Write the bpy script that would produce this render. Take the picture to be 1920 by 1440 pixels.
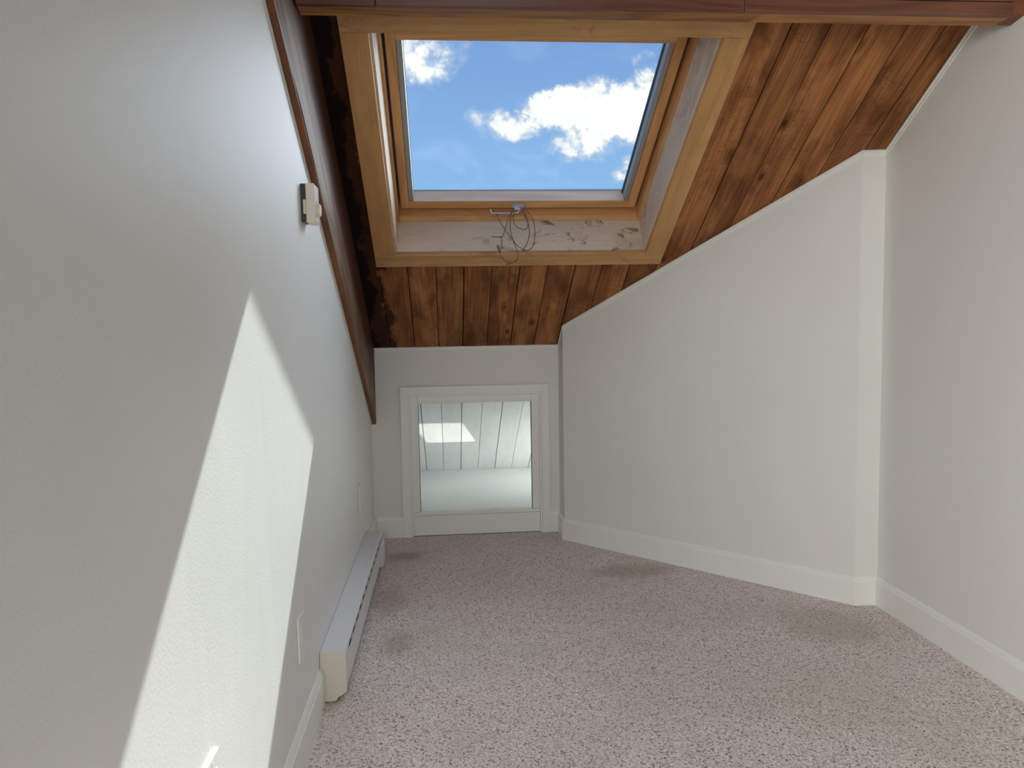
import bpy, math, random
from mathutils import Vector, Matrix
random.seed(4)
S = bpy.context.scene
for o in list(bpy.data.objects): bpy.data.objects.remove(o)

# ------------------------------------------------------------------ camera
YAW, PITCH, ROLL = 0.0839, -0.0803, -0.0171
cam_d = bpy.data.cameras.new('camera'); cam = bpy.data.objects.new('camera', cam_d)
S.collection.objects.link(cam); S.camera = cam
cam_d.sensor_fit = 'HORIZONTAL'; cam_d.sensor_width = 36.0
cam_d.lens = 1455.95 / 1920 * 36.0
cam_d.clip_start = 0.02
F = Vector((math.sin(YAW)*math.cos(PITCH), math.cos(YAW)*math.cos(PITCH), math.sin(PITCH)))
r0 = Vector((math.cos(YAW), -math.sin(YAW), 0)); u0 = r0.cross(F)
rr = math.cos(ROLL)*r0 + math.sin(ROLL)*u0
uu = -math.sin(ROLL)*r0 + math.cos(ROLL)*u0
M = Matrix((rr, uu, -F)).transposed().to_4x4(); M.translation = Vector((0.387, 0, 1.1))
cam.matrix_world = M

# ------------------------------------------------------------------ view
S.view_settings.view_transform = 'Standard'; S.view_settings.look = 'None'
S.view_settings.gamma = 1.0; S.view_settings.exposure = 0.0
S.view_settings.use_curve_mapping = False
S.cycles.max_bounces = 12; S.cycles.diffuse_bounces = 8; S.cycles.transparent_max_bounces = 16
S.cycles.sample_clamp_indirect = 4.0
S.cycles.caustics_reflective = False; S.cycles.caustics_refractive = False

# ------------------------------------------------------------------ node helper
class NT:
    def __init__(s, tree): s.t = tree; s.n = tree.nodes; s.l = tree.links
    def new(s, typ, **kw):
        nd = s.n.new(typ)
        for k, v in kw.items(): setattr(nd, k, v)
        return nd
    def put(s, sock, v):
        if hasattr(v, 'is_output') or isinstance(v, bpy.types.NodeSocket): s.l.new(v, sock)
        elif v is not None: sock.default_value = v
    def math(s, op, a, b=None, c=None, clamp=False):
        nd = s.new('ShaderNodeMath', operation=op, use_clamp=clamp)
        s.put(nd.inputs[0], a)
        if b is not None: s.put(nd.inputs[1], b)
        if c is not None: s.put(nd.inputs[2], c)
        return nd.outputs[0]
    def vmath(s, op, a, b=None):
        nd = s.new('ShaderNodeVectorMath', operation=op)
        s.put(nd.inputs[0], a)
        if b is not None: s.put(nd.inputs[1], b)
        return nd.outputs['Value'] if op in ('DOT_PRODUCT', 'LENGTH', 'DISTANCE') else nd.outputs['Vector']
    def xyz(s, x, y, z=0.0):
        nd = s.new('ShaderNodeCombineXYZ'); s.put(nd.inputs[0], x); s.put(nd.inputs[1], y); s.put(nd.inputs[2], z)
        return nd.outputs[0]
    def noise(s, vec, scale=5.0, detail=4.0, rough=0.5, dist=0.0, color=False):
        nd = s.new('ShaderNodeTexNoise'); s.put(nd.inputs['Vector'], vec)
        nd.inputs['Scale'].default_value = scale; nd.inputs['Detail'].default_value = detail
        nd.inputs['Roughness'].default_value = rough; nd.inputs['Distortion'].default_value = dist
        return nd.outputs['Color'] if color else nd.outputs['Fac']
    def voro(s, vec, scale=5.0, rand=1.0, out='Distance', feature='F1'):
        nd = s.new('ShaderNodeTexVoronoi', feature=feature); s.put(nd.inputs['Vector'], vec)
        nd.inputs['Scale'].default_value = scale; nd.inputs['Randomness'].default_value = rand
        return nd.outputs[out]
    def ramp(s, fac, lo, hi, a=0.0, b=1.0):      # smooth map range
        nd = s.new('ShaderNodeMapRange', interpolation_type='SMOOTHSTEP'); s.put(nd.inputs[0], fac)
        nd.inputs[1].default_value = lo; nd.inputs[2].default_value = hi
        nd.inputs[3].default_value = a; nd.inputs[4].default_value = b
        return nd.outputs[0]
    def mix(s, fac, a, b, blend='MIX'):
        nd = s.new('ShaderNodeMix', data_type='RGBA', blend_type=blend); s.put(nd.inputs[0], fac)
        for i, v in ((6, a), (7, b)):
            if isinstance(v, tuple): v = (*v[:3], 1.0)
            s.put(nd.inputs[i], v)
        return nd.outputs[2]
    def bump(s, h, strength=0.3, dist=0.01, normal=None):
        nd = s.new('ShaderNodeBump'); s.put(nd.inputs['Height'], h)
        nd.inputs['Strength'].default_value = strength; nd.inputs['Distance'].default_value = dist
        if normal is not None: s.put(nd.inputs['Normal'], normal)
        return nd.outputs[0]

# ------------------------------------------------------------------ world: blue sky with clouds, bright off-view glow added to light the room
W = bpy.data.worlds.new('sky'); S.world = W; W.use_nodes = True
w = NT(W.node_tree); w.n.clear()
tc = w.new('ShaderNodeTexCoord'); sep = w.new('ShaderNodeSeparateXYZ'); w.l.new(tc.outputs['Generated'], sep.inputs[0])
dy = w.math('MAXIMUM', sep.outputs[1], 0.02)
gx = w.math('DIVIDE', sep.outputs[0], dy); gz = w.math('DIVIDE', sep.outputs[2], dy)
g = w.xyz(gx, gz, 0.0)
wob = w.vmath('SUBTRACT', w.noise(g, 22.0, 9.0, 0.66, 0.3, color=True), (0.5, 0.5, 0.5))
wsc = w.new('ShaderNodeVectorMath', operation='MULTIPLY'); w.l.new(wob, wsc.inputs[0]); wsc.inputs[1].default_value = (0.085, 0.062, 0)
gw = w.vmath('ADD', g, wsc.outputs[0])
def blob(cx, cz, rx, rz, amp):
    d = w.vmath('SUBTRACT', gw, (cx, cz, 0)); nd = w.new('ShaderNodeVectorMath', operation='DIVIDE')
    w.l.new(d, nd.inputs[0]); nd.inputs[1].default_value = (rx, rz, 1)
    return w.math('MULTIPLY', w.math('SUBTRACT', 1.0, w.vmath('LENGTH', nd.outputs[0]), clamp=True), amp)
CLOUDS = [
    (0.212, 0.265, 0.110, 0.040, 4.2), (0.300, 0.275, 0.090, 0.050, 4.6), (0.140, 0.272, 0.050, 0.024, 2.6), (0.092, 0.247, 0.068, 0.021, 2.3),
    (0.178, 0.222, 0.050, 0.018, 2.0), (0.235, 0.235, 0.085, 0.022, 1.5), (-0.018, 0.335, 0.065, 0.028, 1.5),
    (-0.018, 0.310, 0.050, 0.020, 1.8), (-0.08, 0.33, 0.07, 0.04, 1.8), (0.236, 0.186, 0.022, 0.020, 1.7), (0.258, 0.330, 0.016, 0.012, 0.7),
    (0.165, 0.205, 0.020, 0.004, 0.5), (0.235, 0.205, 0.02, 0.006, 0.6), (0.42, 0.26, 0.12, 0.07, 2.4)]
den = None
for c in CLOUDS:
    b = blob(*c); den = b if den is None else w.math('ADD', den, b)
nz = w.noise(g, 60.0, 8.0, 0.62)
den = w.math('MULTIPLY', den, w.ramp(nz, 0.28, 0.72, 0.45, 1.5))
front = w.math('GREATER_THAN', sep.outputs[1], 0.05)
den = w.math('MULTIPLY', den, front)
cl = w.ramp(den, 0.02, 1.35)
blue = w.mix(w.ramp(gz, 0.14, 0.40), (0.285, 0.535, 0.905), (0.205, 0.375, 0.745))
ccol = w.mix(w.ramp(den, 0.55, 1.9), (0.62, 0.72, 0.86), (1.08, 1.09, 1.08))
sky = w.mix(cl, blue, ccol)
HAZE = 3.0  # strength of the high sky glow added outside the view
BANK = 11.5           # bright sky added right of the view to light the left wall
zel = sep.outputs[2]
lobe = w.ramp(w.vmath('DOT_PRODUCT', tc.outputs['Generated'], (0.506, 0.557, 0.658)), 0.62, 0.97)
hz = w.math('MULTIPLY', w.math('MULTIPLY', w.ramp(zel, 0.37, 0.52), lobe), HAZE)
bank = w.math('MULTIPLY', w.math('MULTIPLY', w.ramp(gx, 0.31, 0.66), front), w.ramp(zel, -0.02, 0.06))
bank = w.math('MULTIPLY', w.math('MULTIPLY', bank, w.ramp(gx, 0.70, 1.35, 1.0, 0.12)), w.ramp(zel, 0.40, 0.62, 1.0, 0.15))
hz = w.math('ADD', hz, w.math('MULTIPLY', bank, BANK))
hcol = w.mix(1.0, (0.88, 0.97, 1.10), w.xyz(hz, hz, hz), 'MULTIPLY')
sky = w.mix(1.0, sky, hcol, 'ADD')
bg = w.new('ShaderNodeBackground'); w.l.new(sky, bg.inputs[0]); bg.inputs[1].default_value = 1.0
wo = w.new('ShaderNodeOutputWorld'); w.l.new(bg.outputs[0], wo.inputs[0])
W.cycles.sampling_method = 'MANUAL'; W.cycles.sample_map_resolution = 512

# ------------------------------------------------------------------ sun and added area lamps
SUN_A, SUN_B = 3.935, 3.246            # travel direction (-1, -A, -B)
sd = bpy.data.lights.new('sun', 'SUN'); so = bpy.data.objects.new('sun', sd); S.collection.objects.link(so)
sd.energy = 9.6; sd.angle = math.radians(0.6); sd.color = (0.97, 1.0, 0.98)
so.rotation_euler = Vector((-1, -SUN_A, -SUN_B)).to_track_quat('-Z', 'Y').to_euler(); so.location = (3, 10, 9)
def area(name, loc, direction, sx, sy, energy, color, spread=math.pi):
    l = bpy.data.lights.new(name, 'AREA'); l.shape = 'RECTANGLE'; l.size = sx; l.size_y = sy; l.energy = energy
    l.color = color; l.spread = spread
    o = bpy.data.objects.new(name, l); S.collection.objects.link(o); o.location = loc
    o.rotation_euler = Vector(direction).to_track_quat('-Z', 'Y').to_euler(); return o
area('added_rear_fill', (1.05, -2.50, 1.5), (0.02, 1, -0.12), 1.5, 1.3, 3.0, (1.0, 0.97, 0.93))  # unseen lamp added behind the viewer as weak fill
area('added_roof_fill', (0.62, -1.30, 3.36), (0.55, 0.50, -0.7), 0.7, 0.8, 9.0, (1.0, 0.985, 0.94))  # unseen lamp added under the far slope to lift the room
area('added_side_fill', (-0.05, -1.25, 1.5), (1, 1.10, -0.42), 1.2, 1.2, 46.0, (1.0, 0.985, 0.94), math.radians(120))  # unseen lamp added to light the right and angled walls
area('added_eave_fill', (2.15, 4.85, 0.33), (-1, 0.42, 0.05), 0.9, 0.42, 14.0, (1.0, 0.985, 0.965), math.radians(84))  # lamp added to brighten the eave; no window is built there
_g = area('added_glint_lamp', (0.388+.027, 4.94, 0.052), (-.488, 0, .873), 0.524, 0.268, 0.42, (1.0, 0.97, 0.88), math.radians(4))  # narrow lamp added to stand in for sun reflected onto the boards
_z = Vector((.488, 0, -.873)).normalized(); _x = Vector((.873, 0, .488)).normalized(); _y = _z.cross(_x)
_m = Matrix((_x, _y, _z)).transposed().to_4x4(); _m.translation = _g.location; _g.matrix_world = _m

# ------------------------------------------------------------------ geometry constants (metres)
D = 3.974; ZC = 0.9782; SS = 0.6016; LL = math.hypot(1, SS)
XR0 = 0.962; A1 = (0.962, 3.809); A2 = (1.918, 2.772); XR = 2.006; YR = 2.768
SDIR = Vector((0, -1, SS)) / LL        # up the slope
NDIR = Vector((0, SS, 1)) / LL         # out through the roof
O0 = Vector((0, D, ZC))
def SL(x, u, h): return O0 + Vector((x, 0, 0)) + SDIR*u + NDIR*h
def cz(y, h=0.0): return ZC + SS*(D-y) + h*LL     # ceiling height above (x, y), offset h along the normal
YRIDGE = -0.7; YREAR = -2.6; ZR = cz(YRIDGE)

# ------------------------------------------------------------------ mesh helpers
class MB:
    def __init__(s): s.v = []; s.f = []; s.bid = []
    def add(s, vs, fs, b=0.0):
        n = len(s.v); s.v += [tuple(v) for v in vs]; s.f += [tuple(n+i for i in f) for f in fs]; s.bid += [b]*len(fs)
    def hexa(s, p, b=0.0):   # p: 8 corners, bottom ring 0-3 then top ring 4-7
        s.add(p, [(3,2,1,0), (4,5,6,7), (0,1,5,4), (1,2,6,5), (2,3,7,6), (3,0,4,7)], b)
    def box(s, x0, x1, y0, y1, z0, z1, b=0.0):
        s.hexa([(x0,y0,z0),(x1,y0,z0),(x1,y1,z0),(x0,y1,z0),(x0,y0,z1),(x1,y0,z1),(x1,y1,z1),(x0,y1,z1)], b)
    def slb(s, x0, x1, u0, u1, h0, h1, b=0.0):
        s.hexa([SL(x0,u0,h0),SL(x0,u1,h0),SL(x1,u1,h0),SL(x1,u0,h0),SL(x0,u0,h1),SL(x0,u1,h1),SL(x1,u1,h1),SL(x1,u0,h1)], b)
    def prism(s, poly, ext, b=0.0):   # polygon extruded by a vector
        n = len(poly); e = Vector(ext); P = [Vector(p) for p in poly]
        s.add(P+[p+e for p in P], [tuple(range(n))[::-1], tuple(range(n, 2*n))]+[(i, (i+1)%n, n+(i+1)%n, n+i) for i in range(n)], b)
    def tube(s, pts, r, n=8, caps=True, b=0.0, closed=False):
        P = [Vector(p) for p in pts]; rings = []; up = None
        R = r if isinstance(r, (list, tuple)) else [r]*len(P)
        for i, p in enumerate(P):
            t = (P[min(i+1, len(P)-1)]-P[max(i-1, 0)]).normalized()
            if up is None: up = Vector((0.3, 0.5, 0.8)).cross(t).normalized()
            a = (up - t*up.dot(t)).normalized(); up = a; c = t.cross(a)
            rings.append([p + (a*math.cos(2*math.pi*k/n)+c*math.sin(2*math.pi*k/n))*R[i] for k in range(n)])
        vs = [v for rg in rings for v in rg]; fs = []
        for i in range(len(P)-1):
            for k in range(n): fs.append((i*n+k, i*n+(k+1)%n, (i+1)*n+(k+1)%n, (i+1)*n+k))
        if caps: fs += [tuple(range(n))[::-1], tuple((len(P)-1)*n+k for k in range(n))]
        s.add(vs, fs, b)
    def ball(s, c, r, n=10, m=6):
        c = Vector(c); vs = [c+Vector((0,0,r))]; fs = []
        for i in range(1, m):
            th = math.pi*i/m
            vs += [c+Vector((math.sin(th)*math.cos(2*math.pi*k/n), math.sin(th)*math.sin(2*math.pi*k/n), math.cos(th)))*r for k in range(n)]
        vs.append(c-Vector((0,0,r)))
        for k in range(n): fs.append((0, 1+k, 1+(k+1)%n)); fs.append((len(vs)-1, 1+(m-2)*n+(k+1)%n, 1+(m-2)*n+k))
        for i in range(m-2):
            for k in range(n): fs.append((1+i*n+k, 1+(i+1)*n+k, 1+(i+1)*n+(k+1)%n, 1+i*n+(k+1)%n))
        s.add(vs, fs)
    def build(s, name, mat, parent=None, bevel=0.0, smooth=False, seg=2):
        me = bpy.data.meshes.new(name); me.from_pydata(s.v, [], s.f); me.validate(); 
        at = me.attributes.new('bid', 'FLOAT', 'FACE'); at.data.foreach_set('value', s.bid[:len(me.polygons)])
        import bmesh
        bm = bmesh.new(); bm.from_mesh(me); bmesh.ops.recalc_face_normals(bm, faces=bm.faces); bm.to_mesh(me); bm.free()
        me.materials.append(mat)
        o = bpy.data.objects.new(name, me); S.collection.objects.link(o)
        if smooth:
            for p in me.polygons: p.use_smooth = True
        if bevel:
            m = o.modifiers.new('bevel', 'BEVEL'); m.width = bevel; m.segments = seg; m.limit_method = 'ANGLE'; m.angle_limit = math.radians(40)
        if parent is not None:
            o.parent = parent; o.matrix_parent_inverse = Matrix.Translation(-Vector(parent.location))
        return o
def empty(name, loc, kind=None, label=None, cat=None, group=None):
    o = bpy.data.objects.new(name, None); S.collection.objects.link(o); o.location = loc; o.empty_display_size = 0.05
    tag(o, label, cat, group, kind); return o
def tag(o, label=None, cat=None, group=None, kind=None):
    if label: o['label'] = label
    if cat: o['category'] = cat
    if group: o['group'] = group
    if kind: o['kind'] = kind
    return o
def struct(o, label, cat): return tag(o, label, cat, kind='structure')

# ------------------------------------------------------------------ materials
def base_mat(name):
    m = bpy.data.materials.new(name); m.use_nodes = True; t = NT(m.node_tree); t.n.clear()
    b = t.new('ShaderNodeBsdfPrincipled'); o = t.new('ShaderNodeOutputMaterial'); t.l.new(b.outputs[0], o.inputs[0])
    c = t.new('ShaderNodeTexCoord')
    return m, t, b, c.outputs['Object']
def paint(name, col, rough=0.55, orange=0.35, wave=0.0, spec=0.35, mott=0.03):
    m, t, b, P = base_mat(name)
    n1 = t.noise(P, 3.0, 3.0)
    c = t.mix(n1, tuple(x*(1-mott) for x in col), tuple(min(1, x*(1+mott)) for x in col))
    t.put(b.inputs['Base Color'], c)
    b.inputs['Roughness'].default_value = rough; b.inputs['Specular IOR Level'].default_value = spec
    h = t.noise(P, 150.0, 3.0, 0.6)
    nm = t.bump(h, orange, 0.0012)
    if wave:
        st = t.new('ShaderNodeVectorMath', operation='MULTIPLY'); t.l.new(P, st.inputs[0]); st.inputs[1].default_value = (1, 4.5, 1.3)
        h2 = t.noise(st.outputs[0], 1.6, 1.0, 0.4, 0.4)
        nm = t.bump(h2, wave, 0.02, nm)
    t.put(b.inputs['Normal'], nm)
    return m
def flat(name, col, rough=0.5, metal=0.0, spec=0.5, noise=0.04, bump=0.0, scale=60):
    m, t, b, P = base_mat(name)
    n1 = t.noise(P, scale, 3.0)
    t.put(b.inputs['Base Color'], t.mix(n1, tuple(x*(1-noise) for x in col), tuple(min(1, x*(1+noise)) for x in col)))
    b.inputs['Roughness'].default_value = rough; b.inputs['Metallic'].default_value = metal; b.inputs['Specular IOR Level'].default_value = spec
    if bump: t.put(b.inputs['Normal'], t.bump(n1, bump, 0.001))
    return m
def wood(name, along, across, dark, mid, light, rough=0.5, ring=9.0, knots=0.6, knotcol=None, vary=0.25, rings=0.35, fine=0.35, saw=0.0,
         bump=0.25, spec=0.35, kscale=(6.5, 1.6), blot=0.0, blotcol=(0.2, 0.15, 0.12), stain=None, offs=0.0):
    m, t, b, P = base_mat(name)
    A = Vector(along).normalized(); C = Vector(across).normalized(); N = A.cross(C)
    bid = t.new('ShaderNodeAttribute', attribute_name='bid', attribute_type='GEOMETRY').outputs['Fac']
    a0 = t.vmath('DOT_PRODUCT', P, tuple(A)); c = t.vmath('DOT_PRODUCT', P, tuple(C)); n = t.vmath('DOT_PRODUCT', P, tuple(N))
    sh = t.math('MULTIPLY', bid, 7.31); a = t.math('ADD', a0, t.math('ADD', sh, offs))
    def V(sc, sa): return t.xyz(t.math('MULTIPLY', c, sc), t.math('MULTIPLY', a, sa), t.math('MULTIPLY', n, sc))
    # knots
    kv = t.xyz(t.math('MULTIPLY', c, kscale[0]), t.math('MULTIPLY', a, kscale[1]), t.math('MULTIPLY', n, 1.0))
    kd = t.voro(kv, 1.0, 1.0)
    kpull = t.ramp(kd, 0.0, 0.33, 1.0, 0.0)
    lowv = V(7.0, 0.7)
    low = t.noise(lowv, 1.0, 2.0, 0.5)
    rn = t.math('SINE', t.math('MULTIPLY', t.math('ADD', low, t.math('MULTIPLY', kpull, 0.18)), ring*6.283))
    rn = t.math('MULTIPLY_ADD', rn, 0.5, 0.5); rn = t.math('POWER', rn, 1.6)
    fn = t.noise(V(160.0, 3.2), 1.0, 4.0, 0.62)
    col = t.mix(t.ramp(low, 0.3, 0.7), mid, light)
    col = t.mix(t.math('MULTIPLY', rn, rings), col, dark)
    col = t.mix(t.math('MULTIPLY', t.ramp(fn, 0.42, 0.72), fine), col, dark)
    # board to board change
    wn = t.new('ShaderNodeTexWhiteNoise', noise_dimensions='1D'); t.l.new(bid, wn.inputs['W'])
    vv = t.math('MULTIPLY_ADD', wn.outputs['Value'], vary, 1.0-vary*0.5)
    col = t.mix(1.0, col, t.xyz(vv, vv, vv), 'MULTIPLY')
    # broad blotches of tone
    bl = t.noise(V(9.0, 3.5), 1.0, 4.0, 0.6, 0.5)
    col = t.mix(t.ramp(bl, 0.42, 0.72, 0.0, 0.35 if name != 'ceiling_board_wood' else 0.75), col, dark)
    if saw:
        sv = t.noise(V(22.0, 110.0), 1.0, 4.0, 0.7, 1.5); sw = t.math('MULTIPLY', t.ramp(sv, 0.5, 0.7), t.math('MULTIPLY', t.ramp(t.noise(V(3, 2.0), 1.0, 2.0), 0.45, 0.6), saw))
        col = t.mix(sw, col, dark)
    if blot:
        q = t.noise(V(16.0, 9.0), 1.0, 6.0, 0.7, 1.2); region = t.ramp(t.noise(V(3.0, 4.0), 1.0, 1.0), 0.44, 0.56)
        col = t.mix(t.math('MULTIPLY', t.math('MULTIPLY', t.ramp(q, 0.53, 0.64), region), blot), col, blotcol)
    kc = knotcol or tuple(x*0.35 for x in dark)
    if knots:
        col = t.mix(t.math('MULTIPLY', t.ramp(kd, 0.035, 0.10, 1.0, 0.0), knots), col, kc)
        col = t.mix(t.math('MULTIPLY', t.ramp(kd, 0.08, 0.22, 1.0, 0.0), knots*0.35), col, dark)
    if stain: col = stain(t, P, c, a0, col)
    t.put(b.inputs['Base Color'], col)
    b.inputs['Roughness'].default_value = rough; b.inputs['Specular IOR Level'].default_value = spec
    hh = t.math('ADD', fn, t.math('MULTIPLY', rn, 0.25))
    t.put(b.inputs['Normal'], t.bump(hh, bump, 0.0012))
    return m

WALL = (0.765, 0.765, 0.72)
m_wall = paint('wall_paint', WALL, 0.6, 0.35)
m_wall_left = paint('roller_wall_paint', (0.775, 0.79, 0.765), 0.45, 0.35, wave=0.11, spec=0.45)
m_trim = paint('trim_paint', (0.83, 0.835, 0.785), 0.35, 0.15, spec=0.5)
m_winpaint = paint('window_paint', (0.83, 0.84, 0.785), 0.35, 0.15, spec=0.5)
m_eavefloor = paint('eave_paint', (0.72, 0.735, 0.735), 0.5, 0.2)
m_bounce_cut = flat('bounce_cut_grey_green', (0.20, 0.215, 0.20), 0.7)  # dark colour chosen for unseen walls so they bounce less light
m_dark = flat('dark_void', (0.012, 0.009, 0.008), 0.9)
m_caulk = flat('wall_edge_bead', (0.62, 0.60, 0.57), 0.6)

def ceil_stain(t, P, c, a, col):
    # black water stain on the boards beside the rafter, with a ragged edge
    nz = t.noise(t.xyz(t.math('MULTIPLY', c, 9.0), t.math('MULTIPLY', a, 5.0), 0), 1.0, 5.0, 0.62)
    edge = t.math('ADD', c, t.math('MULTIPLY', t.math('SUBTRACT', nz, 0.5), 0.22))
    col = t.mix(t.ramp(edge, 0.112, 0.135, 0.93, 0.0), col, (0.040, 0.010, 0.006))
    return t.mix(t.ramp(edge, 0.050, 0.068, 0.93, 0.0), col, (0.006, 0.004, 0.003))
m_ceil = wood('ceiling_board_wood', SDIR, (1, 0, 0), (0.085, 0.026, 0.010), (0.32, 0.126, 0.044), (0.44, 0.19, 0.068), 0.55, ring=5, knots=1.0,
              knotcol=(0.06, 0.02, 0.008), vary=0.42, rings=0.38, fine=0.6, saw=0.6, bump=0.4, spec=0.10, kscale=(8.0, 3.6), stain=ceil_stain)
m_casing_s = wood('casing_wood_slope', SDIR, (1, 0, 0), (0.25, 0.115, 0.042), (0.50, 0.265, 0.095), (0.58, 0.325, 0.125), 0.42, ring=6, knots=0.5,
                  vary=0.08, rings=0.22, fine=0.22, bump=0.12, kscale=(4.0, 0.9))
m_casing_x = wood('casing_wood_level', (1, 0, 0), SDIR, (0.27, 0.125, 0.05), (0.52, 0.29, 0.115), (0.60, 0.35, 0.145), 0.42, ring=6, knots=0.8,
                  vary=0.08, rings=0.25, fine=0.22, bump=0.12, kscale=(5.0, 1.6), knotcol=(0.13, 0.05, 0.03), blot=0.5, blotcol=(0.22, 0.10, 0.045))
m_shaft_s = wood('weathered_wood_slope', SDIR, NDIR, (0.42, 0.29, 0.17), (0.66, 0.51, 0.35), (0.73, 0.58, 0.42), 0.6, ring=4, knots=0.2,
                 vary=0.05, rings=0.12, fine=0.2, bump=0.12, kscale=(3.0, 1.2), blot=0.7, blotcol=(0.30, 0.24, 0.20))
m_shaft_x = wood('weathered_wood_level', (1, 0, 0), NDIR, (0.38, 0.27, 0.18), (0.60, 0.47, 0.34), (0.67, 0.54, 0.40), 0.6, ring=4, knots=0.25,
                 vary=0.05, rings=0.12, fine=0.22, bump=0.12, kscale=(3.0, 1.6), blot=1.0, blotcol=(0.17, 0.115, 0.09))
m_frame_s = wood('pine_frame_slope', SDIR, (1, 0, 0), (0.36, 0.155, 0.05), (0.56, 0.29, 0.115), (0.66, 0.37, 0.16), 0.35, ring=9, knots=0.15,
                 vary=0.10, rings=0.4, fine=0.25, bump=0.08, spec=0.5)
m_frame_x = wood('pine_frame_level', (1, 0, 0), SDIR, (0.40, 0.175, 0.06), (0.60, 0.32, 0.13), (0.70, 0.41, 0.18), 0.35, ring=8, knots=0.0,
                 vary=0.10, rings=0.35, fine=0.25, bump=0.08, spec=0.5)
def rafter_stain(t, P, c, a, col):
    # grey weathered band along the lower edge, dark red-brown above it
    k = t.vmath('DOT_PRODUCT', P, tuple(NDIR)); base = O0.dot(NDIR)
    h = t.math('ADD', t.math('SUBTRACT', k, base), t.math('MULTIPLY', t.math('SUBTRACT', t.noise(t.xyz(0, t.math('MULTIPLY', a, 1.1), t.math('MULTIPLY', k, 9.0)), 1.0, 4.0), 0.5), 0.10))
    return t.mix(t.ramp(h, -0.225, -0.15), col, (0.075, 0.022, 0.010))
m_rafter = wood('weathered_rafter_wood', SDIR, NDIR, (0.065, 0.034, 0.018), (0.215, 0.140, 0.085), (0.32, 0.225, 0.145), 0.6, ring=8, knots=0.35,
                vary=0.0, rings=0.5, fine=0.65, bump=0.35, kscale=(4, 1.2), stain=rafter_stain)
m_rafter_b = wood('rafter_edge_wood', SDIR, (1, 0, 0), (0.08, 0.026, 0.010), (0.20, 0.072, 0.026), (0.25, 0.10, 0.038), 0.5, ring=5, knots=0.3, vary=0.0)
m_beam = wood('fir_beam_wood', (1, 0, 0), (0, 1, 0), (0.11, 0.040, 0.016), (0.36, 0.155, 0.045), (0.47, 0.21, 0.065), 0.42, ring=11, knots=0.25,
              vary=0.35, rings=0.5, fine=0.45, bump=0.2, spec=0.2, kscale=(5, 1.0))
m_beam_face = wood('fir_beam_face_wood', (1, 0, 0), (0, 0, 1), (0.06, 0.018, 0.010), (0.14, 0.048, 0.026), (0.19, 0.072, 0.038), 0.35, ring=10, knots=0.2,
                   vary=0.3, rings=0.45, fine=0.45, bump=0.2, spec=0.5)
m_core = wood('dark_core_wood', (1, 0, 0), (0, 1, 0), (0.05, 0.012, 0.006), (0.16, 0.05, 0.02), (0.21, 0.07, 0.028), 0.45, ring=8, knots=0.0, vary=0)
m_eaveboard = wood('whitewashed_boards', SDIR, (1, 0, 0), (0.66, 0.69, 0.69), (0.78, 0.80, 0.79), (0.82, 0.83, 0.82), 0.5, ring=5, knots=0.35,
                   knotcol=(0.42, 0.45, 0.45), vary=0.05, rings=0.3, fine=0.25, saw=0.2, bump=0.15, kscale=(7, 2.6))
m_alu = flat('grey_aluminium', (0.36, 0.37, 0.37), 0.45, 0.35)
m_steel = flat('brushed_steel', (0.62, 0.63, 0.66), 0.25, 0.9)
m_gasket = flat('black_gasket', (0.03, 0.035, 0.035), 0.5)
m_cladding = flat('outer_cladding', (0.28, 0.28, 0.27), 0.5, 0.3)
m_cord = flat('brown_cord', (0.17, 0.085, 0.052), 0.7, noise=0.35, bump=0.4, scale=900)
m_heat = flat('heater_enamel', (0.74, 0.745, 0.75), 0.38, spec=0.5, noise=0.02)
m_heat_end = flat('warm_lit_enamel', (0.77, 0.735, 0.63), 0.42, spec=0.5, noise=0.03, scale=12)  # cream tint carries the warm light falling on the near end
m_black = flat('black_inside', (0.01, 0.01, 0.01), 0.8)
m_plate = flat('plate_plastic', (0.80, 0.79, 0.76), 0.3, spec=0.5, noise=0.01)
m_thermo = flat('cream_plastic', (0.74, 0.69, 0.56), 0.4, spec=0.5, noise=0.02)
m_thermo_f = flat('pale_faceplate', (0.80, 0.80, 0.77), 0.25, spec=0.6, noise=0.01)
m_thermo_b = flat('black_base_plastic', (0.012, 0.012, 0.014), 0.4)
m_green = flat('green_print', (0.05, 0.30, 0.12), 0.5)
m_seal = flat('pale_glass_seal', (0.85, 0.86, 0.86), 0.5)
m_screw = flat('screw_metal', (0.6, 0.6, 0.58), 0.3, 0.8)

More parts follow.
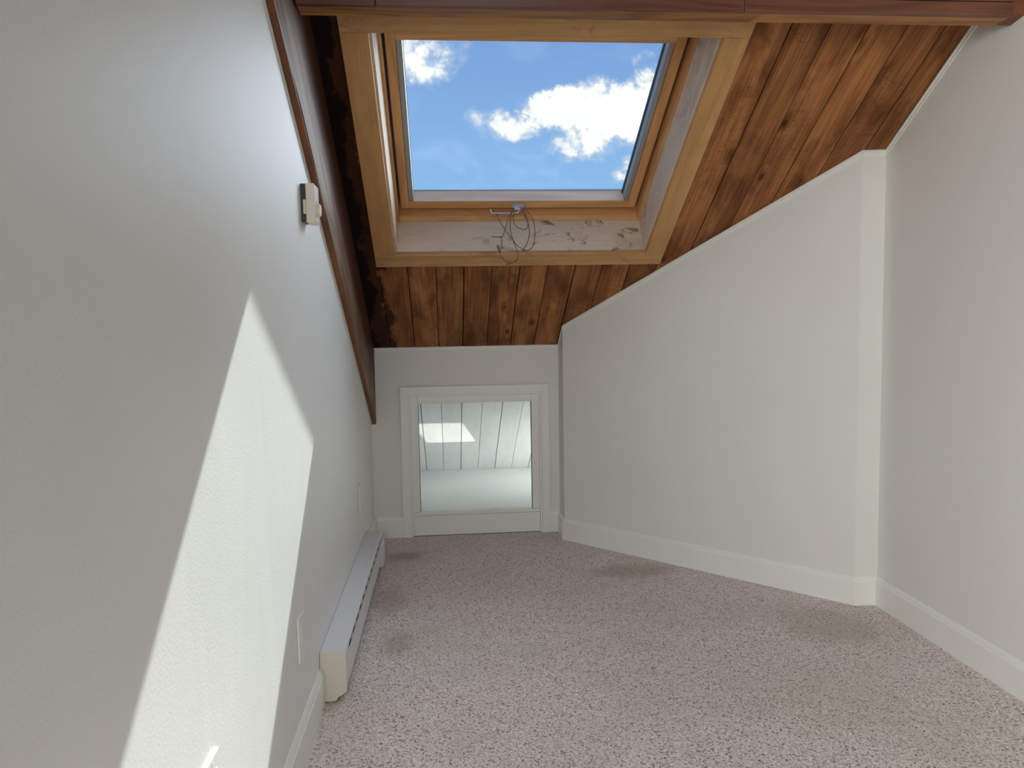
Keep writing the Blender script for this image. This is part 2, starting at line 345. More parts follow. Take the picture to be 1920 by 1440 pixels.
def glass_mat(name, dirt=0.0):
    m = bpy.data.materials.new(name); m.use_nodes = True; t = NT(m.node_tree); t.n.clear()
    P = t.new('ShaderNodeTexCoord').outputs['Object']
    tr = t.new('ShaderNodeBsdfTransparent'); tr.inputs[0].default_value = (0.97, 0.985, 0.98, 1)
    gl = t.new('ShaderNodeBsdfGlossy'); gl.inputs['Roughness'].default_value = 0.02
    fr = t.new('ShaderNodeFresnel'); fr.inputs[0].default_value = 1.45
    mx = t.new('ShaderNodeMixShader'); t.l.new(t.math('MULTIPLY', fr.outputs[0], t.math('MULTIPLY_ADD', t.new('ShaderNodeNewGeometry').outputs['Backfacing'], -0.8, 0.8)), mx.inputs[0]); t.l.new(tr.outputs[0], mx.inputs[1]); t.l.new(gl.outputs[0], mx.inputs[2])
    out = mx.outputs[0]
    if dirt:
        # dust smears in the glass and a few specks
        sm = t.noise(P, 3.2, 5.0, 0.6, 0.8); sp = t.voro(P, 34.0); spz = t.ramp(t.noise(P, 2.4, 2.0), 0.5, 0.62)
        d = t.math('ADD', t.math('MULTIPLY', t.ramp(sm, 0.5, 0.75), dirt), t.math('MULTIPLY', t.math('MULTIPLY', t.ramp(sp, 0.0, 0.07, 1.0, 0.0), spz), 0.06))
        tl = t.new('ShaderNodeBsdfTranslucent'); tl.inputs[0].default_value = (0.85, 0.88, 0.9, 1)
        m2 = t.new('ShaderNodeMixShader'); t.l.new(d, m2.inputs[0]); t.l.new(out, m2.inputs[1]); t.l.new(tl.outputs[0], m2.inputs[2]); out = m2.outputs[0]
    o = t.new('ShaderNodeOutputMaterial'); t.l.new(out, o.inputs[0]); return m
m_glass = glass_mat('clear_glass', 0.0); m_skyglass = glass_mat('dusty_glass', 0.012)

def carpet_mat():
    m, t, b, P = base_mat('mottled_carpet')
    v = t.voro(P, 210.0, 1.0, 'Color'); sv = t.new('ShaderNodeSeparateColor'); t.l.new(v, sv.inputs[0])
    wn = t.noise(P, 170.0, 4.0, 0.7, 0.8); big = t.noise(P, 2.2, 4.0, 0.6, 0.4); med = t.noise(P, 22.0, 4.0, 0.65)
    col = t.mix(sv.outputs[0], (0.71, 0.615, 0.58), (0.97, 0.885, 0.845))
    col = t.mix(t.ramp(wn, 0.36, 0.50, 1.0, 0.0), col, (0.32, 0.26, 0.23))
    col = t.mix(t.ramp(wn, 0.58, 0.74), col, (0.90, 0.82, 0.77))
    col = t.mix(t.ramp(sv.outputs[1], 0.80, 0.98, 0.0, 0.85), col, (0.17, 0.125, 0.11))
    col = t.mix(t.ramp(med, 0.5, 0.75, 0.0, 0.30), col, (0.42, 0.35, 0.31))
    col = t.mix(t.ramp(big, 0.42, 0.68, 0.0, 0.30), col, (0.52, 0.45, 0.35))
    sx = t.new('ShaderNodeSeparateXYZ'); t.l.new(P, sx.inputs[0])
    def spot(cx, cy, rx, ry, colr, amt):
        nonlocal col
        d = t.vmath('LENGTH', t.xyz(t.math('DIVIDE', t.math('SUBTRACT', sx.outputs[0], cx), rx), t.math('DIVIDE', t.math('SUBTRACT', sx.outputs[1], cy), ry), 0))
        d = t.math('ADD', d, t.math('MULTIPLY', t.math('SUBTRACT', t.noise(P, 14.0, 4.0, 0.7), 0.5), 1.1))
        col = t.mix(t.math('MULTIPLY', t.ramp(d, 0.35, 1.05, 1.0, 0.0), amt), col, colr)
    spot(1.17, 3.28, 0.24, 0.12, (0.36, 0.27, 0.19), 0.5)
    spot(0.17, 3.63, 0.11, 0.10, (0.22, 0.15, 0.10), 0.5)
    spot(0.14, 3.05, 0.10, 0.20, (0.30, 0.21, 0.18), 0.35)
    spot(0.62, 2.52, 0.13, 0.09, (0.55, 0.56, 0.50), 0.28)
    spot(0.40, 2.35, 0.10, 0.09, (0.55, 0.56, 0.52), 0.30)
    spot(0.20, 2.62, 0.08, 0.14, (0.30, 0.26, 0.17), 0.35)
    spot(1.72, 2.60, 0.22, 0.22, (0.38, 0.31, 0.23), 0.35)
    t.put(b.inputs['Base Color'], col); b.inputs['Roughness'].default_value = 1.0; b.inputs['Specular IOR Level'].default_value = 0.05
    b.inputs['Sheen Weight'].default_value = 0.15
    h = t.math('ADD', t.math('MULTIPLY', wn, 1.0), t.math('MULTIPLY', t.voro(P, 210.0), -0.5))
    t.put(b.inputs['Normal'], t.bump(h, 0.6, 0.005)); return m
m_carpet = carpet_mat()

# ------------------------------------------------------------------ room shell
mb = MB(); mb.box(-0.15, 2.15, YREAR-0.15, D+0.10, -0.06, 0.0)
struct(mb.build('floor', m_carpet), 'pinkish beige mottled carpet with faint brown stains', 'carpet')

mb = MB()   # left wall under both slopes, with an unseen opening added for the side lamp
LY0, LY1, LZ0, LZ1 = -1.90, -0.60, 0.85, 2.15
czl = lambda y: cz(y, .01) if y >= YRIDGE else cz(YRIDGE, .01)-SS*(YRIDGE-y)
def lw(y0, y1, z0, z1=None):
    mb.prism([(0, y0, z0), (0, y1, z0), (0, y1, z1 or czl(y1)), (0, y0, z1 or czl(y0))], (-0.12, 0, 0))
lw(LY1, D, 0); lw(YRIDGE, LY1, LZ1); lw(LY0, YRIDGE, LZ1); lw(YREAR-0.1, LY0, 0); lw(LY0, LY1, 0, LZ0)
struct(mb.build('wall_left', m_wall_left), 'tall smooth white wall along the left side', 'wall')

HX0, HX1, HZ1 = 0.170, 0.885, 0.755      # opening for the low window
mb = MB(); y0, y1 = D, D+0.10
mb.box(-0.12, HX0, y0, y1, 0, cz(D, .0003)); mb.box(HX1, XR0+0.10, y0, y1, 0, cz(D, .0003)); mb.box(HX0, HX1, y0, y1, HZ1, cz(D, .0003))
struct(mb.build('wall_back', m_wall), 'short white knee wall around the low window', 'wall')

def wall_seg(name, a, b, th, label, mat=m_wall, side=1):
    a, b = Vector((*a, 0)), Vector((*b, 0)); d = (b-a).normalized(); n = Vector((d.y, -d.x, 0))*side*th
    mb = MB(); P = []
    for q in (a, b, b+n, a+n): P.append((q.x, q.y, 0))
    T = []
    for q in (a, b, b+n, a+n): T.append((q.x, q.y, cz(q.y, .0003)))
    mb.hexa(P+T); return struct(mb.build(name, mat), label, 'wall')
wall_seg('wall_return', (XR0, D), A1, 0.05, 'narrow white return beside the low window', side=-1)
wall_seg('wall_angled', A1, A2, 0.08, 'white angled wall running out from the window corner', side=-1)
wall_seg('wall_step', A2, (XR, YR), 0.08, 'narrow white step between angled wall and right wall', side=-1)
YW = 1.30      # the painted wall ends here; unseen dark panelling added to cut bounce light
mb = MB(); mb.prism([(XR, YW, 0), (XR, YR+0.08, 0), (XR, YR+0.08, cz(YR+0.08, .01)), (XR, YW, cz(YW, .01))], (0.12, 0, 0))
struct(mb.build('wall_right', m_wall), 'tall white wall at the right edge', 'wall')
mb = MB()
mb.prism([(XR, YREAR-0.1, 0), (XR, YW, 0), (XR, YW, cz(YW, .01)), (XR, YRIDGE, cz(YRIDGE, .01)), (XR, YREAR-0.1, cz(YRIDGE, .01)-SS*(YRIDGE-YREAR+0.1))], (0.12, 0, 0))
struct(mb.build('wall_right_near', m_bounce_cut), 'grey-green wall behind the viewer, added to cut bounced light', 'wall')

# rear wall (behind the camera) with an unseen opening added for the daylight
mb = MB(); zt = ZR - SS*(YRIDGE-YREAR) + 0.05
WX0, WX1, WZ0, WZ1 = 0.30, 1.80, 0.85, 2.15
mb.box(-0.12, WX0, YREAR-0.12, YREAR, 0, zt); mb.box(WX1, XR+0.12, YREAR-0.12, YREAR, 0, zt)
mb.box(WX0, WX1, YREAR-0.12, YREAR, 0, WZ0); mb.box(WX0, WX1, YREAR-0.12, YREAR, WZ1, zt)
struct(mb.build('wall_rear', m_bounce_cut), 'grey-green wall behind the viewer, colour and opening added for the light', 'wall')

# ceiling boards with open seams, cut round the skylight
SX0, SX1, SU0, SU1 = 0.173, 1.255, 0.792, 1.90
PITCHB = 0.1212; X_0 = 0.4725 - 4*PITCHB       # seam positions
mb = MB(); k = -1; G = {0: .0016, 1: .0008, 2: .0024}
UMAX = (D - YRIDGE)*LL
while X_0 + k*PITCHB < 2.12:
    xa, xb = X_0+k*PITCHB, X_0+(k+1)*PITCHB; xa = max(xa, -0.10); 
    ga = [.0027, .0015, .0023, .0018][k % 4]; gb = [.0027, .0015, .0023, .0018][(k+1) % 4]
    bid = k*1.37+3.1
    xl, xr = xa+ga, xb-gb
    cuts = sorted({xl, xr, *[v for v in (SX0, SX1) if xl < v < xr]})
    for c0, c1 in zip(cuts[:-1], cuts[1:]):
        m = (c0+c1)/2
        if SX0 < m < SX1: mb.slb(c0, c1, 0, SU0, 0, .018, bid); mb.slb(c0, c1, SU1, UMAX, 0, .018, bid)
        else: mb.slb(c0, c1, 0, UMAX, 0, .018, bid)
    k += 1
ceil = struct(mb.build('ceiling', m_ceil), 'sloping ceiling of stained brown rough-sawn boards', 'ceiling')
mb = MB()    # dark roof build-up behind the boards, and the far slope behind the camera
mb.slb(-0.12, SX0, -0.12, UMAX, .018, .15); mb.slb(SX1, 2.13, -0.12, UMAX, .018, .15)
mb.slb(SX0, SX1, -0.12, SU0, .018, .15); mb.slb(SX0, SX1, SU1, UMAX, .018, .15)
mb.build('roof_deck', m_dark, ceil)
mb = MB(); e = .15*LL
ya, yb = YRIDGE, YREAR-0.12; za, zb = ZR, ZR-SS*(YRIDGE-YREAR+0.12)
zy = lambda y: ZR - SS*(YRIDGE-y)
def rs(x0, x1, y0, y1): mb.hexa([(x0,y0,zy(y0)),(x1,y0,zy(y0)),(x1,y1,zy(y1)),(x0,y1,zy(y1)),(x0,y0,zy(y0)+e),(x1,y0,zy(y0)+e),(x1,y1,zy(y1)+e),(x0,y1,zy(y1)+e)])
rs(-.12, .2, ya, yb); rs(1.1, 2.13, ya, yb); rs(.2, 1.1, ya, -.90); rs(.2, 1.1, -1.75, yb)  # gap in the slope is an unseen roof opening added for daylight
mb.build('rear_slope', m_ceil, ceil)

# ------------------------------------------------------------------ baseboards
def bb_profile(): return [(0, 0), (.013, 0), (.013, .088), (.0095, .092), (.0085, .098), (.0055, .104), (.003, .108), (0, .108)]
def baseboard(name, pts, label, side=1, parent=None):
    # pts: plan points along the wall foot; profile is mitred at every corner
    P = [Vector((*p, 0)) for p in pts]; mb = MB(); prof = bb_profile(); rings = []
    for i, p in enumerate(P):
        ds = []
        if i > 0: ds.append((P[i]-P[i-1]).normalized())
        if i < len(P)-1: ds.append((P[i+1]-P[i]).normalized())
        ns = [Vector((d.y, -d.x, 0))*side for d in ds]
        n = ns[0] if len(ns) == 1 else (ns[0]+ns[1])/(1+ns[0].dot(ns[1]))
        rings.append([p + n*q[0] + Vector((0, 0, q[1])) for q in prof])
    m = len(prof); vs = [v for r in rings for v in r]; fs = []
    for i in range(len(P)-1):
        for k in range(m): fs.append((i*m+k, i*m+(k+1)%m, (i+1)*m+(k+1)%m, (i+1)*m+k))
    fs += [tuple(range(m))[::-1], tuple((len(P)-1)*m+k for k in range(m))]
    mb.add(vs, fs); return struct(mb.build(name, m_trim, parent), label, 'baseboard')
baseboard('baseboard_left', [(0, YREAR), (0, 2.215)], 'white moulded baseboard along the left wall', side=1)
baseboard('baseboard_left_far', [(0, 3.70), (0, D)], 'short white baseboard past the heater', side=1)
baseboard('baseboard_back', [(0.013, D), (0.149, D)], 'short white baseboard left of the low window', side=1)
baseboard('baseboard_right', [(0.909, D), (XR0, D), A1, A2, (XR, YR), (XR, YW)], 'white moulded baseboard round the angled and right walls', side=1)

# ------------------------------------------------------------------ white bead strips where the walls meet the boards
def bead(name, pts, label, w=.020, th=.006, gap=.004):
    P = [Vector((*p, 0)) for p in pts]; mb = MB()
    for i in range(len(P)-1):
        a, b = P[i], P[i+1]; d = (b-a).normalized(); n = Vector((d.y, -d.x, 0))
        for lo, hi, t2 in ((gap+w*.45, gap+w, th*.55), (gap, gap+w*.45, th)):
            q = []
            for dz in (hi*LL, lo*LL):
                for p, nn in ((a, 0), (b, 0), (b, t2), (a, t2)):
                    pp = p + n*nn; q.append((pp.x, pp.y, cz(p.y)-dz))
            mb.hexa(q)
    return struct(mb.build(name, m_trim, bevel=.001), label, 'trim')
bead('trim_1', [(0.03, D), (XR0, D)], 'thin white bead along the top of the knee wall', w=.008, th=.003)
bead('trim_2', [(XR0, D), A1], 'thin white bead at the top of the window return', w=.012, th=.004)
bead('trim_3', [A1, A2], 'white bead along the sloping top of the angled wall', w=.016)
bead('trim_4', [A2, (XR, YR)], 'short white bead at the top of the wall step', w=.016)
bead('trim_5', [(XR, YR), (XR, 2.16)], 'white bead climbing the top of the right wall', w=.018)
bead('trim_6', [(XR, 2.13), (XR, YW)], 'white bead beyond the cross beam on the right wall', w=.018)
mb = MB(); 
for (y0_, y1_) in ((0.2, 3.96),):
    z0_, z1_ = 0.574+0.58*(4.0-y0_), 0.574+0.58*(4.0-y1_)
    mb.hexa([(0, y0_, z0_-.008), (.003, y0_, z0_-.008), (.003, y1_, z1_-.008), (0, y1_, z1_-.008), (0, y0_, z0_-.001), (.003, y0_, z0_-.001), (.003, y1_, z1_-.001), (0, y1_, z1_-.001)])
struct(mb.build('trim_7', m_caulk), 'thin pale caulk line under the rafter', 'trim')

# ------------------------------------------------------------------ rafter against the left wall
RB = lambda y: 0.574 + 0.58*(4.0-y)
root = empty('rafter', (0.013, 2.0, RB(2.0)), None, 'tall dark weathered rafter sloping down the left wall to the knee wall', 'beam')
RX = 0.024; mb = MB(); N = 26
ys = [0.0 + (D-0.0)*i/N for i in range(N+1)]
vs = []; 
for i, y in enumerate(ys):
    j = .0012*math.sin(i*2.3)+.0008*math.sin(i*5.1); zt_ = cz(y)-.001; zb_ = RB(y)+.006
    if i == N: j = 0
    vs += [(0.0005, y, zb_), (RX+j, y, zb_), (RX+j*.5, y, (zb_*2+zt_)/3), (RX, y, zt_), (0.0005, y, zt_)]
fs = []
for i in range(N):
    for k in range(5): fs.append((i*5+k, i*5+(k+1)%5, (i+1)*5+(k+1)%5, (i+1)*5+k))
fs += [(4,3,2,1,0), tuple(N*5+k for k in range(5))]
mb.add(vs, fs); mb.build('side_face', m_rafter, root)
mb = MB(); vs = []
for i, y in enumerate(ys):
    zb_ = RB(y)
    vs += [(0.0005, y, zb_), (RX-.003, y, zb_), (RX-.001, y, zb_+.006), (0.0005, y, zb_+.006)]
fs = []
for i in range(N):
    for k in range(4): fs.append((i*4+k, i*4+(k+1)%4, (i+1)*4+(k+1)%4, (i+1)*4+k))
fs += [(3,2,1,0), tuple(N*4+k for k in range(4))]
mb.add(vs, fs); mb.build('bottom_edge', m_rafter_b, root)

# ------------------------------------------------------------------ cross beam
BZ = 1.912; BY0, BY1 = 2.077, 2.152
root = empty('cross_beam', (1.0, 2.11, BZ), None, 'red-brown timber cross beam spanning above the skylight', 'beam')
def topz(y): return cz(y) - .001
mb = MB()   # dark core, reaches the right wall
mb.prism([(.027, 2.094, BZ+.010), (.027, 2.150, BZ+.0015), (.027, 2.150, topz(2.150)), (.027, 2.094, topz(2.094))], (XR-.027-.001, 0, 0)); mb.build('core', m_core, root)
XJ = 1.252
mb = MB()   # underside boards with an angled butt joint
mb.prism([(.027, BY0+.017, BZ), (XJ+.010, BY0+.017, BZ), (XJ-.012, BY1, BZ), (.027, BY1, BZ)], (0, 0, .010), 1.0)
mb.prism([(XJ+.0115, BY0+.017, BZ), (1.957, BY0+.017, BZ), (1.957, BY1, BZ), (XJ-.0105, BY1, BZ)], (0, 0, .010), 2.0)
mb.build('underside_board', m_beam, root, bevel=.0008)
XJ2 = 0.226
fz = BZ - 0.0
for xa, xb, bd in ((.027, XJ2, 1.0), (XJ2+.0025, 1.20, 2.0), (1.201, 1.962, 3.0)):
    mb = MB(); 
    for za_, zb_, yy in ((fz, fz+.036, BY0), (fz+.038, 2.105, BY0+.0012)):
        mb.box(xa, xb, yy, BY0+.0165, za_, zb_, bd)
    mb.build('face_board', m_beam_face, root, bevel=.0015)

# ------------------------------------------------------------------ skylight (window_1)
sk = empty('window_1', SL(0.71, 0.81, -.02), 'structure', 'large wood-framed skylight open to blue sky', 'skylight')
CX0, CX1, CU0, CU1 = 0.102, 1.321, 0.730, 1.975
def part(name, mat, boxes, bevel=.0012, parent=sk):
    mb = MB()
    for i, b_ in enumerate(boxes): mb.slb(*b_, i*1.9+len(name)*.37)
    return mb.build(name, mat, parent, bevel=bevel)
part('casing_board', m_casing_x, [(CX0, CX1, CU0, .806, -.020, 0)])
part('casing_board', m_casing_x, [(CX0, CX1, 1.893, CU1, -.020, 0)])
part('casing_board', m_casing_s, [(CX0, .185, .8065, 1.8925, -.020, 0)])
part('casing_board', m_casing_s, [(1.241, CX1, .8065, 1.8925, -.020, 0)])
part('shaft_board', m_shaft_s, [(.173, .193, .812, 1.893, 0, .155)], .0008)
part('shaft_board', m_shaft_s, [(1.235, 1.255, .812, 1.893, 0, .155)], .0008)
part('shaft_board', m_shaft_x, [(.173, 1.255, .792, .812, 0, .155)], .0008)
mb = MB(); mb.prism([SL(.193, 1.893, 0), SL(.193, 1.913, 0), SL(.193, 1.785, .155), SL(.193, 1.765, .155)], (1.042, 0, 0)); mb.build('shaft_board', m_shaft_x, sk)
# fixed frame, four members
part('frame_member', m_frame_s, [(.150, .203, .79, 1.80, .155, .2615)])
part('frame_member', m_frame_s, [(1.226, 1.280, .79, 1.80, .155, .2615)])
part('frame_member', m_frame_x, [(.203, 1.226, .77, .824, .155, .2615), (.203, 1.226, .824, .829, .176, .2615)])
part('frame_member', m_frame_x, [(.203, 1.226, 1.762, 1.84, .155, .2615)])
# sash
U0, U1 = .842, 1.755; IU0, IU1 = .883, 1.688
sash = part('sash', m_frame_s, [(.212, .2455, U0, U1, .200, .2548), (1.1795, 1.2150, U0, U1, .200, .2548)])
part('sash_rail', m_frame_x, [(.2455, 1.1795, U0, IU0, .200, .2548)], parent=sk)
part('sash_rail', m_frame_x, [(.2455, 1.1795, IU1, U1, .200, .2548)], parent=sk)
part('blind_track', m_alu, [(.2460, .2665, IU0+.001, IU1, .206, .254)], .002)
part('blind_track', m_alu, [(1.1585, 1.1790, IU0+.001, IU1, .206, .254)], .002)
part('gasket', m_gasket, [(1.1550, 1.1583, IU0, IU1, .240, .254), (.2667, .2682, IU0, IU1, .248, .254)], 0)
part('pale_inner_edge', wood('skylit_rail_wood', (1,0,0), NDIR, (0.46,0.32,0.22), (0.74,0.58,0.45), (0.80,0.66,0.53), 0.4, ring=6, knots=0, vary=0, rings=.35, fine=.2, bump=.06),
     [(.2665, 1.1585, IU0, IU0+.0025, .203, .2545)], 0)  # pale wood tone carries sky light on the sash's inner face
part('pane', m_skyglass, [(.2300, 1.1950, IU0-.02, IU1+.02, .2552, .2590)], 0)
part('glass_seal', m_seal, [(.2600, .2625, .8765, 1.692, .2592, .2620), (1.1625, 1.1650, .8765, 1.692, .2592, .2620), (.2600, 1.1650, .8740, .8764, .2592, .2620)], 0)
part('outer_cladding', m_cladding, [(.150, .2625, .77, 1.84, .2622, .270), (1.1625, 1.280, .77, 1.84, .2622, .270), (.2625, 1.1625, .77, .8785, .2622, .270), (.2625, 1.1625, 1.690, 1.84, .2622, .270)], 0)
# a hairline scratch on the glass
mb = MB(); mb.tube([SL(.60, 1.470, .2545), SL(.612, 1.452, .2545), SL(.632, 1.438, .2545)], .0012, 5); mb.build('scratch', m_plate, sk)
# latch: bracket, pivot and swung bar
lat = part('latch_bracket', m_steel, [(.678, .738, .851, .874, .190, .1995), (.690, .726, .848, .856, .180, .1905)], .0015)
tag(lat, 'brushed steel bracket')
mb = MB(); hb = [SL(.590, .842, .189), SL(.592, .8365, .181), SL(.600, .8345, .178), SL(.640, .8345, .178), SL(.690, .8345, .178), SL(.708, .838, .181), SL(.712, .850, .190)]
mb.tube(hb, .0052, 12); mb.ball(hb[0], .0068); mb.slb(.598, .704, .8315, .8385, .1735, .1815)
tag(mb.build('latch_handle', m_steel, sk, smooth=False, bevel=.001), 'brushed steel bar handle')

# ------------------------------------------------------------------ cord looped over the handle
def Cc(zx, zy, y): # picture tracing laid into a hanging plane y = const in the room
    q = (880+zx/9.6, 360+zy/9.6)
    d = F*1455.95 + rr*(q[0]-960) - uu*(q[1]-720); k = y/d.y
    return Vector((0.387, 0, 1.1)) + d*k
def smooth_path(P, n=7):
    out = []
    for i in range(len(P)-1):
        p0 = P[max(i-1, 0)]; p1 = P[i]; p2 = P[i+1]; p3 = P[min(i+2, len(P)-1)]
        for j in range(n):
            t = j/n; out.append(0.5*((2*p1)+(p2-p0)*t+(2*p0-5*p1+4*p2-p3)*t*t+(3*p1-p0-3*p2+p3)*t**3))
    return out+[P[-1]]
YH = 3.262
strands = [
    [(900,262,0),(960,300,-.006),(1040,345,-.01),(1120,440,-.01),(1165,560,-.008),(1180,700,-.006),(1175,860,-.004),(1140,985,-.004),(1060,1045,-.004),(980,1035,-.004),(860,960,-.006),(790,870,-.008),(700,760,-.010),(640,670,-.010),(560,540,-.008),(505,430,-.006)],
    [(905,262,-.004),(950,330,-.008),(1010,450,-.012),(1060,570,-.012),(1082,700,-.010),(1065,850,-.008),(1020,960,-.006),(978,1030,-.004)],
    [(900,268,.0),(985,350,-.004),(1030,440,-.006),(1055,540,-.006),(1050,620,-.004),(1010,670,-.004),(950,672,-.004),(870,630,-.004),(810,560,-.004),(790,480,-.004),(800,385,-.004),(830,330,-.001)],
    [(770,330,-.002),(740,400,-.008),(690,510,-.012),(650,640,-.014),(605,790,-.012),(575,815,-.010),(585,900,-.010),(575,1000,-.010),(545,1070,-.010),(570,1150,-.010),(640,1240,-.010),(720,1280,-.010),(800,1262,-.010),(828,1250,-.010)],
    [(790,335,-.001),(748,420,-.006),(735,560,-.008),(745,720,-.010),(790,880,-.010),(840,1000,-.010),(875,1090,-.010),(870,1190,-.010),(828,1250,-.010)],
]
cord_root = empty('pull_cord', Cc(870, 300, YH), None, 'thin brown knotted cord looped over the steel skylight latch', 'cord')
mb = MB()
for st in strands: mb.tube(smooth_path([Cc(a_, b_, YH+dy_) for a_, b_, dy_ in st]), .0016, 7)
mb.build('looped_strand', m_cord, cord_root, smooth=True)
for (a_, b_), sts in (((497, 405), [[(497,405),(470,398),(455,395)]]), ((572, 812), [[(575,815),(500,808),(400,805)]]),
                      ((548, 1072), [[(545,1075),(515,1010),(490,950)], [(545,1075),(530,1010),(532,950)]]), ((828, 1250), [[(828,1250),(740,1290),(655,1308)]]),
                      ((975, 1040), [[(975,1040),(968,1060)]])):
    mb = MB(); mb.ball(Cc(a_, b_, YH-.010), .0042)
    for st in sts: mb.tube(smooth_path([Cc(a2, b2, YH-.010) for a2, b2 in st]), .0019, 7)
    mb.build('knotted_end', m_cord, cord_root, smooth=True)

# ------------------------------------------------------------------ low window (window_2)
w2 = empty('window_2', (.53, D, 0), 'structure', 'low square white-framed window at carpet level', 'window')
def bpart(name, mat, boxes, bevel=.0007, parent=w2):
    mb = MB()
    for b_ in boxes: mb.box(*b_)
    return mb.build(name, mat, parent, bevel=bevel)
yc = D - .020
bpart('casing', m_winpaint, [(.149, .189, yc, D, 0, .7385), (.869, .909, yc, D, 0, .7385), (.149, .909, yc, D, .7385, .777)])
bpart('casing_bead', m_winpaint, [(.1895, .1985, yc+.006, D, .0, .7290), (.8595, .8685, yc+.006, D, .0, .7290), (.1895, .8685, yc+.006, D, .7290, .7380)])
bpart('jamb', m_winpaint, [(.171, .200, D+.0005, D+.098, .0, .754), (.858, .884, D+.0005, D+.098, .0, .754), (.2005, .8575, D+.0005, D+.098, .729, .754)], 0)
bpart('sash_frame', m_winpaint, [(.200, .236, D+.004, D+.040, .122, .728), (.820, .858, D+.004, D+.040, .122, .728), (.2365, .8195, D+.004, D+.040, .688, .728)], .002)
bpart('glazing_line', m_gasket, [(.2365, .2385, D+.018, D+.03, .122, .688), (.8175, .8195, D+.018, D+.03, .122, .688), (.2385, .8175, D+.018, D+.03, .6865, .688)], 0)
bpart('bottom_board', m_winpaint, [(.200, .858, D-.008, D+.060, .004, .106)], .002)
bpart('sill_ledge', m_winpaint, [(.200, .858, D-.004, D+.060, .1065, .1215)], .003)
bpart('pane', m_glass, [(.2385, .8175, D+.022, D+.026, .1220, .6865)], 0)

# ------------------------------------------------------------------ white eave space seen through the low window
mb = MB(); k = -4
while X_0 + k*PITCHB < 2.3:
    xa, xb = X_0+k*PITCHB, X_0+(k+1)*PITCHB; ga = [.0022, .0012][k % 2]; gb = [.0022, .0012][(k+1) % 2]
    mb.slb(xa+ga, xb-gb, -1.9, -0.125, 0, .018, k*1.37+3.1); k += 1
ec = struct(mb.build('ceiling', m_eaveboard), 'whitewashed board ceiling seen through the low window', 'ceiling')
mb = MB(); mb.slb(-.45, 2.35, -1.95, -0.121, .018, .06); mb.build('roof_deck', flat('grey_seam', (0.25, 0.27, 0.27), 0.8), ec)
mb = MB(); mb.box(-.45, 2.3, D+.101, 5.62, -.02, .046)
struct(mb.build('floor', m_eavefloor), 'pale grey-blue painted eave floor beyond the window', 'floor')
mb = MB(); mb.box(-.5, -.40, D+.11, 5.7, 0, 1.0); mb.box(2.22, 2.32, D+.11, 5.7, 0, 1.0)
struct(mb.build('wall_eave', m_eavefloor), 'painted end walls of the eave space', 'wall')
mb = MB(); mb.box(-.45, HX0-.002, D+.1005, D+.108, 0.05, .86); mb.box(HX1+.002, 2.25, D+.1005, D+.108, 0.05, .86); mb.box(HX0, HX1, D+.1005, D+.108, .757, .86)
struct(mb.build('wall_eave_front', m_eavefloor), 'painted eave side of the knee wall', 'wall')

# ------------------------------------------------------------------ baseboard heater
HY0, HY1 = 2.220, 3.545; HT = .152; HXF = .074
ht = empty('baseboard_heater', (.04, (HY0+HY1)/2, 0), None, 'long white electric baseboard heater against the left wall', 'heater')
mb = MB()    # back pan, top and upper front lip as one folded sheet section
top = [(0.001, .020), (.006, .020), (.006, HT-.004), (HXF-.004, HT-.004), (HXF-.004, .140), (HXF, .139), (HXF, HT-.002), (HXF-.002, HT), (.001, HT)]
mb.prism([(x_, HY0+.004, z_) for x_, z_ in top], (0, HY1-HY0-.008, 0)); mb.build('cover', m_heat, ht, bevel=.0006)
mb = MB()    # lower front panel, kicked in at the foot
fp = [(HXF-.003, .112), (HXF, .113), (HXF, .036), (HXF-.014, .020), (HXF-.016, .022), (HXF-.003, .040)]
mb.prism([(x_, HY0+.06, z_) for x_, z_ in fp], (0, 1.14, 0)); mb.build('front_panel', m_heat, ht)
mb = MB(); mb.box(.008, HXF-.008, HY0+.045, HY1-.12, .030, .146); mb.build('heating_core', m_black, ht)
n = 11; s0, s1 = HY0+.085, HY0+1.170; st_ = (s1-s0)/n
mb = MB()   # bars between the outlet slots
mb.box(HXF-.004, HXF+.0002, HY0+.045, s0, .1125, .1395)
for i in range(n): mb.box(HXF-.004, HXF+.0002, s0+(i+1)*st_-.013, s0+(i+1)*st_, .1125, .1395)
mb.box(HXF-.004, HXF+.0002, s0, s1, .1125, .1165); mb.build('louver_strip', m_heat, ht)
mb = MB()   # near end cap
cap = [(0.001, .006), (.030, .004), (.046, .008), (.048, .014), (HXF-.002, .030), (HXF+.001, .036), (HXF+.001, HT), (HXF-.001, HT+.001), (0.001, HT+.001)]
mb.prism([(x_, HY0, z_) for x_, z_ in cap], (0, .0035, 0)); tag(mb.build('end_cap', m_heat_end, ht, bevel=.0006), 'end plate tinted cream for warm light')
mb = MB(); fl = [(HXF-.001, HY0+.0035, .034), (HXF+.001, HY0+.0035, .034), (HXF+.001, HY0+.0035, HT), (HXF-.001, HY0+.0035, HT)]
mb.hexa([(HXF-.003, HY0+.0035, .030), (HXF+.0009, HY0+.0035, .034), (HXF+.0009, HY0+.058, .055), (HXF-.003, HY0+.058, .055),
         (HXF-.003, HY0+.0035, HT-.003), (HXF+.0009, HY0+.0035, HT-.003), (HXF+.0009, HY0+.040, HT-.013), (HXF-.003, HY0+.040, HT-.013)])
mb.build('corner_flange', m_heat, ht)
mb = MB(); mb.box(.006, HXF-.004, HY1-.004, HY1, .006, HT-.001)
mb.prism([(.01, HY1-.115, .0), (HXF+.010, HY1-.115, .018), (HXF+.010, HY1-.115, .108), (HXF+.001, HY1-.115, .116), (.01, HY1-.115, .116)], (0, .112, 0))
mb.build('junction_box', m_heat, ht, bevel=.001)
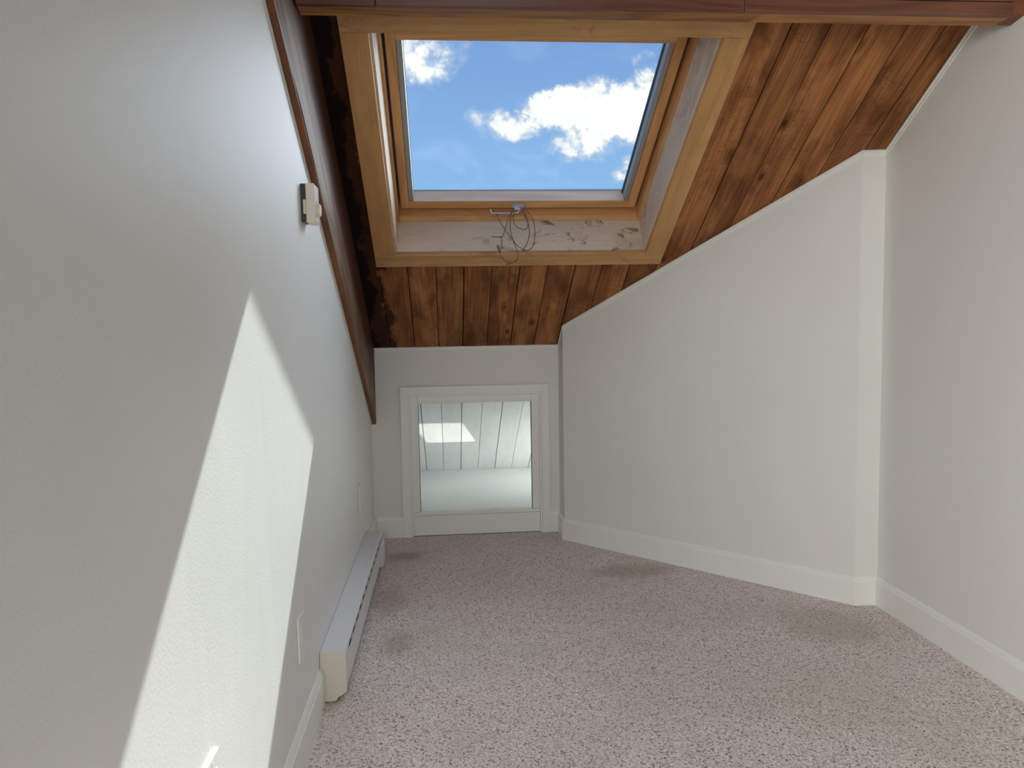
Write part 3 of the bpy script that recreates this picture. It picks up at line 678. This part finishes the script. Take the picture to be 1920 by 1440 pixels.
mb = MB(); mb.box(.010, .050, HY0+.03, HY1-.13, .000, .012); mb.build('dark_gap_strip', m_dark, ht)  # dark strip filling the gap beneath the front panel
for (y_, z_) in ((HY0+.018, .128),):
    mb = MB(); mb.tube([(HXF, y_, z_), (HXF+.0022, y_, z_)], .0028, 10); mb.build('screw', m_screw, ht)

# ------------------------------------------------------------------ wall plates
def plate(name, y0, z0, label, kind):
    r_ = empty(name, (0, y0+.036, z0), None, label, 'wall plate', None)
    mb = MB(); mb.box(.0002, .0065, y0, y0+.072, z0, z0+.115); mb.build('cover_plate', m_plate, r_, bevel=.0022, seg=3)
    if kind == 'outlet':
        for dz in (.0385, .0765):
            mb = MB(); mb.box(.0065, .0080, y0+.020, y0+.052, z0+dz-.0135, z0+dz+.0135); mb.build('receptacle', m_plate, r_, bevel=.001)
    if kind == 'switch':
        mb = MB(); mb.box(.0065, .0078, y0+.018, y0+.054, z0+.024, z0+.091); mb.build('insert', m_plate, r_, bevel=.001)
    for dz in ((.0575,) if kind == 'outlet' else (.009, .106)):
        mb = MB(); mb.tube([(.0064, y0+.036, z0+dz), (.0074, y0+.036, z0+dz)], .003, 10); mb.build('screw', m_plate, r_)
    return r_
plate('outlet_plate', 1.915, .255, 'white wall plate low on the left wall just before the heater', 'switch')
plate('outlet_plate', 3.297, .302, 'small white wall plate above the far end of the heater', 'outlet')
plate('outlet_plate', 1.168, .310, 'white wall plate in the sun patch at the bottom edge', 'switch')

# ------------------------------------------------------------------ thermostat
th = empty('thermostat', (0, 2.24, 1.38), None, 'cream wall thermostat with a dial on a black base', 'thermostat')
TY0, TY1, TZ0, TZ1 = 2.200, 2.277, 1.381, 1.487
mb = MB(); mb.box(.0003, .0135, TY0+.001, TY1-.001, TZ0+.003, TZ1-.001); mb.build('base', m_thermo_b, th, bevel=.001)
mb = MB(); mb.box(.0136, .0355, TY0, TY1, TZ0, TZ1); mb.box(.006, .0136, TY0-.0005, TY0+.004, TZ0+.023, TZ1-.044)
mb.build('cover', m_thermo, th, bevel=.0015)
mb = MB(); mb.box(.0355, .0372, TY0+.003, TY1-.003, TZ0+.004, TZ1-.003); mb.build('faceplate', m_thermo_f, th, bevel=.0008)
mb = MB(); c = Vector((.0372, 2.238, 1.418)); mb.tube([c, c+Vector((.007, 0, 0)), c+Vector((.0105, 0, 0))], [.0185, .018, .0155], 28); mb.build('dial', m_thermo, th, bevel=.0008)
mb = MB(); mb.box(.0372, .0378, 2.233, 2.243, 1.439, 1.443); tag(mb.build('pointer_mark', m_green, th), 'green pointer mark')
